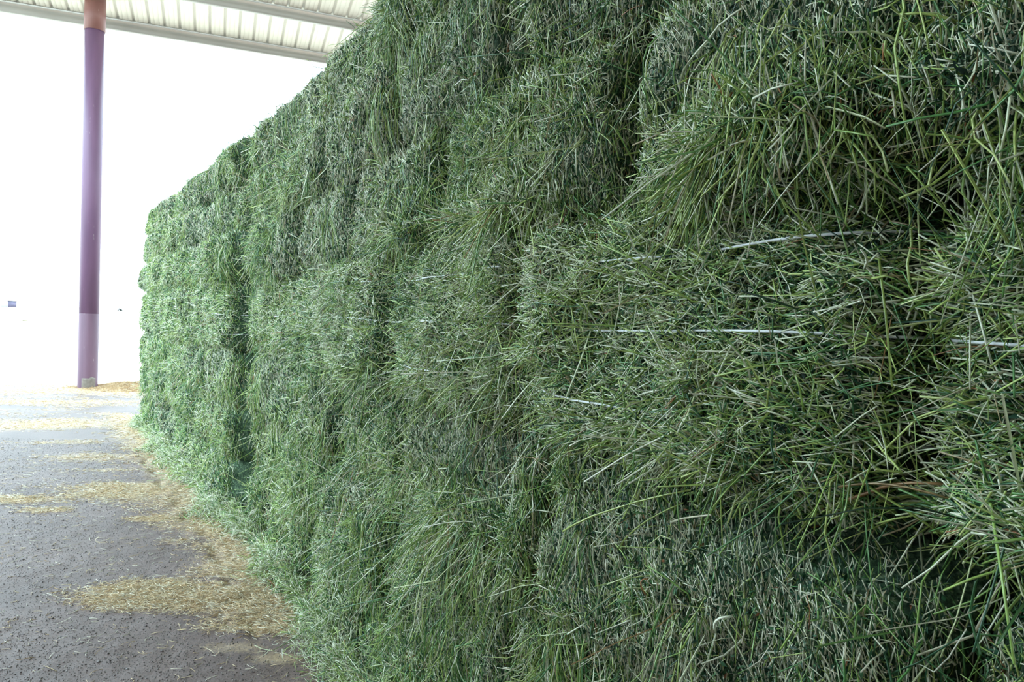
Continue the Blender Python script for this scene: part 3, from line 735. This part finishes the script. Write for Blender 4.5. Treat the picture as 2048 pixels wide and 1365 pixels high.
M_P1 = post_material('haze_purple_paint', (0.13, 0.068, 0.13), (0.165, 0.085, 0.16)); M_P2 = post_material('red_oxide_paint', (0.16, 0.065, 0.055), (0.20, 0.082, 0.07)); M_P3 = post_material('haze_mauve_paint', (0.12, 0.062, 0.10), (0.155, 0.082, 0.125))  # purple and mauve carry lens haze in the colour; red oxide is paint
V, Fs = ring_mesh([(1.6, .186), (1.6, .188), (7.55, .188), (7.55, .186)]); mesh_np('shaft', V, Fs, M_P1, post, smooth=False)
V, Fs = ring_mesh([(-0.1, .188), (0.05, .19), (1.56, .19), (1.6, .187)]); tag(mesh_np('lower_shaft', V, Fs, M_P3, post, smooth=True), 'lower length of the post, coloured brownish mauve with lens haze')
V, Fs = ring_mesh([(7.5, .189), (7.5, .2), (8.20, .2), (8.20, .01)]); tag(mesh_np('top_sleeve', V, Fs, M_P2, post, smooth=False), 'reddish top length of the post')
# grey-brown rubbed patch at the foot
aa = np.linspace(math.radians(-95), math.radians(-12), 14); zz = np.linspace(0.0, 0.26, 6)
Aq, Zq = np.meshgrid(aa, zz); Zq = Zq * (1 + 0.25 * (noise(Aq * 3, Aq * 0, 3) - 0.5)) ; Rq = 0.1935
Vp = np.stack([np.cos(Aq) * Rq, np.sin(Aq) * Rq, Zq], -1).reshape(-1, 3); Vi = np.stack([np.cos(Aq) * .188, np.sin(Aq) * .188, Zq], -1).reshape(-1, 3)
ii = np.arange(14 * 6).reshape(6, 14); q = np.stack([ii[:-1, :-1], ii[:-1, 1:], ii[1:, 1:], ii[1:, :-1]], -1).reshape(-1, 4)
bd = np.concatenate([ii[0, :], ii[1:, -1], ii[-1, :-1][::-1], ii[1:-1, 0][::-1]]); nb_ = np.roll(bd, -1)
o = mesh_np('foot_patch', np.concatenate([Vp, Vi]), [q, q[:, ::-1] + 84, np.stack([bd, bd + 84, nb_ + 84, nb_], -1)], plain('grey_concrete_smear', (0.2, 0.17, 0.15), 0.85, nscale=20), post, smooth=True)
tag(o, 'grey-brown rubbed patch at the foot')

# ------------------------------------------------------------------ roof
SL = 0.1497
BZ = 7.898        # underside of the eave beam
def roofpt(a, d, up=0.0):
    """a along the eave, d down-slope distance (negative = uphill toward the camera), up = height above the beam underside plane"""
    a = np.asarray(a, float); d = np.asarray(d, float)
    return np.stack([A0[0] + a * EDIR[0] + d * PDIR[0], A0[1] + a * EDIR[1] + d * PDIR[1], BZ - SL * d + up + 0 * a], -1)
A_MIN, A_MAX = -0.75, 27.0
D_RIDGE = -21.0
SHEET = 0.215
def roof_sheet(d0, d1, ridge=None):
    pitch = 0.3135; ph = 0.01
    prof = []
    a = ph - pitch * 3
    while a < A_MAX:
        # groove centred at a: trapezoid rib 32 mm high, then two small ribs
        prof += [(a - 0.034, 0), (a - 0.018, 0.034), (a + 0.018, 0.034), (a + 0.034, 0)]
        for q in (0.105, 0.208): prof += [(a + q - 0.010, 0), (a + q - 0.006, 0.004), (a + q + 0.006, 0.004), (a + q + 0.010, 0)]
        a += pitch
    prof = [p for p in prof if A_MIN <= p[0] <= A_MAX]
    aa = np.array([p[0] for p in prof]); zz = np.array([p[1] for p in prof])
    n = len(aa); Vs = []
    for d, z0 in ((d0, 0), (d1, 0)):
        for th in (0.0, 0.0025):
            if ridge is None: P = roofpt(aa, np.full(n, d), SHEET + zz + th)
            else:
                P = roofpt(aa, np.full(n, d), SHEET + zz + th); P[:, 2] = BZ - SL * (2 * ridge - d) + SHEET + zz + th
            Vs.append(P)
    i = np.arange(n - 1)
    lo = np.stack([i, i + 1, 2 * n + i + 1, 2 * n + i], -1); up = np.stack([n + i, n + i + 1, 3 * n + i + 1, 3 * n + i], -1)[:, ::-1]
    e0 = np.stack([i, n + i, n + i + 1, i + 1], -1); e1 = np.stack([2 * n + i, 2 * n + i + 1, 3 * n + i + 1, 3 * n + i], -1)
    return np.concatenate(Vs), [np.concatenate([lo, up, e0, e1])]
V, Fs = roof_sheet(D_RIDGE, 0.06)
roof = mesh_np('ceiling', V, Fs, M_SHEET); tag(roof, 'cream ribbed steel roof sheeting seen from below', 'roof', kind='structure')
V, Fs = roof_sheet(-42.0, D_RIDGE, ridge=D_RIDGE)
roof2 = mesh_np('ceiling', V, Fs, M_SHEET); tag(roof2, 'rear slope of the ribbed steel roof', 'roof', kind='structure')

def purlin(d, root, depth=0.205):
    """Z-section: web, bottom flange toward the camera, top flange away"""
    t = 0.004; fl = 0.06
    def prism(sec, name, mat, par):
        V = []; 
        for a in (A_MIN + 0.05, A_MAX - 0.05):
            for (dd, uu) in sec: V.append(roofpt(a, d + dd, uu + SL * dd * 0 ))
        n = len(sec); V = np.array(V); i = np.arange(n); j = (i + 1) % n
        qs = np.stack([i, j, n + j, n + i], -1)
        return mesh_np(name, V, [qs, np.arange(n)[None, ::-1], (n + np.arange(n))[None]], mat, par)
    prism([(0, 0), (t, 0), (t, depth), (0, depth)], 'web', M_PURLIN, root)
    prism([(t, 0), (t + fl, 0), (t + fl, t), (t, t)], 'bottom_flange', M_PURLIN, root)
    if abs(d) < 0.1: tag(prism([(0.035, depth), (0.05, depth), (0.05, depth + 0.046), (0.035, depth + 0.046)], 'rib_closure', plain('dark_closure', (0.05, 0.04, 0.06), 0.9), root), 'dark strip closing the sheet ribs')
    prism([(-fl, depth), (0, depth), (0, depth - t), (-fl, depth - t)], 'top_flange', M_EDGE, root)
NM = ['tan steel eave beam along the lower edge of the roof', 'tan steel roof beam above the eave beam, crossing behind the hay']
for i in range(2):
    rt = empty('roof_beam'); tag(rt, NM[i], 'roof beam', 'roof beams'); purlin(0.0 - 1.74 * i - 0.33 * 0, rt)

def light_blocking_wall():  # invented wall out of view, added to darken the hay towards the camera
    V = []; n = 0
    prof = []
    d = -15.4
    while d > -42:
        prof += [(d, 0), (d - 0.10, 0), (d - 0.13, 0.03), (d - 0.20, 0.03), (d - 0.23, 0)]; d -= 0.3135
    P = np.array(prof); m = len(P); lay = []
    for off in (0.0, 0.004):
        for z in (0.0, 1.0):
            top = BZ - SL * np.where(P[:, 0] > D_RIDGE, P[:, 0], 2 * D_RIDGE - P[:, 0]) + 0.2
            Q = roofpt(np.full(m, A_MIN + 0.1) - P[:, 1] - off, P[:, 0]); Q[:, 2] = 0 if z == 0 else top
            lay.append(Q)
    i = np.arange(m - 1)
    o = mesh_np('light_blocker_left', np.concatenate(lay), [np.concatenate([np.stack([i, i + 1, m + i + 1, m + i], -1), np.stack([2 * m + i, 3 * m + i, 3 * m + i + 1, 2 * m + i + 1], -1)])],
                plain('brown_blocker_sheet', (0.16, 0.12, 0.10), 0.6))
    tag(o, 'added unseen ribbed steel wall blocking light from the left', 'wall', kind='structure')
light_blocking_wall()
# ------------------------------------------------------------------ far away
def box(bm_list, cx, cy, cz, sx, sy, sz, yaw=0):
    c, s = math.cos(yaw), math.sin(yaw)
    V = [((x * c - y * s) + cx, (x * s + y * c) + cy, z + cz) for x in (-sx, sx) for y in (-sy, sy) for z in (-sz, sz)]
    f = [(0, 1, 3, 2), (4, 6, 7, 5), (0, 4, 5, 1), (2, 3, 7, 6), (0, 2, 6, 4), (1, 5, 7, 3)]
    return np.array(V), [np.array(f)]
def far_xy(px, D):
    u = (px - 1024) / F_PX; v = -(615 - 682.5) / F_PX
    d = _F + _r * u + _u * v
    return d.x / math.hypot(d.x, d.y) * D, d.y / math.hypot(d.x, d.y) * D
D = 1500
x, y = far_xy(24, D); yaw = math.atan2(-x, y)
barn = empty('barn', (x, y, 0)); tag(barn, 'tiny distant flat barn with grey-lavender front at the horizon', 'barn')
V, Fs = box(None, 0, 0, 5.0, 6.2, 5, 5.2, yaw); mesh_np('front_wall', V, Fs, plain('lavender_shade', (0.08, 0.07, 0.11), 0.9), barn)
V, Fs = box(None, 0, 0, 10.5, 6.6, 5.4, 0.4, yaw); mesh_np('roof', V, Fs, plain('dark_roof', (0.05, 0.05, 0.07), 0.9), barn)
x2, y2 = -math.cos(yaw) * 11.2, -math.sin(yaw) * 11.2
V, Fs = box(None, x2, y2, 5.0, 4.6, 5, 5.0, yaw); mesh_np('side_shed', V, Fs, plain('pale_wall', (0.27, 0.26, 0.27), 0.9), barn)
def blob(name, label, cat, px, D, w, h, col, n=260):
    x, y = far_xy(px, D)
    th = RNG.uniform(0, 6.28, n); rr = np.sqrt(RNG.uniform(size=n)); zz = RNG.uniform(0.02, 1, n)
    c = np.stack([x + np.cos(th) * rr * w * np.sqrt(1 - zz ** 2 * 0.8), y + np.sin(th) * rr * w * 0.6, zz * h], -1)
    a = unit(RNG.normal(size=(n, 3))) * w * 0.16; bb = unit(np.cross(a, RNG.normal(size=(n, 3)))) * w * 0.10
    V = np.stack([c - a, c + bb, c + a, c - bb], 1).reshape(-1, 3); V[:, 2] = np.maximum(V[:, 2], 0)
    o = mesh_np(name, V, [np.arange(n * 4).reshape(n, 4)], plain(name + '_leaf', col, 0.9)); tag(o, label, cat)
blob('bush', 'tiny dark distant bush between the post and the stack', 'bush', 240, 900, 3.2, 3.2, (0.03, 0.035, 0.03))
blob('weed_clump', 'pale yellowish dry weed clump in the bright field, left of the post', 'weeds', 50, 105, 0.30, 0.12, (0.22, 0.2, 0.12))
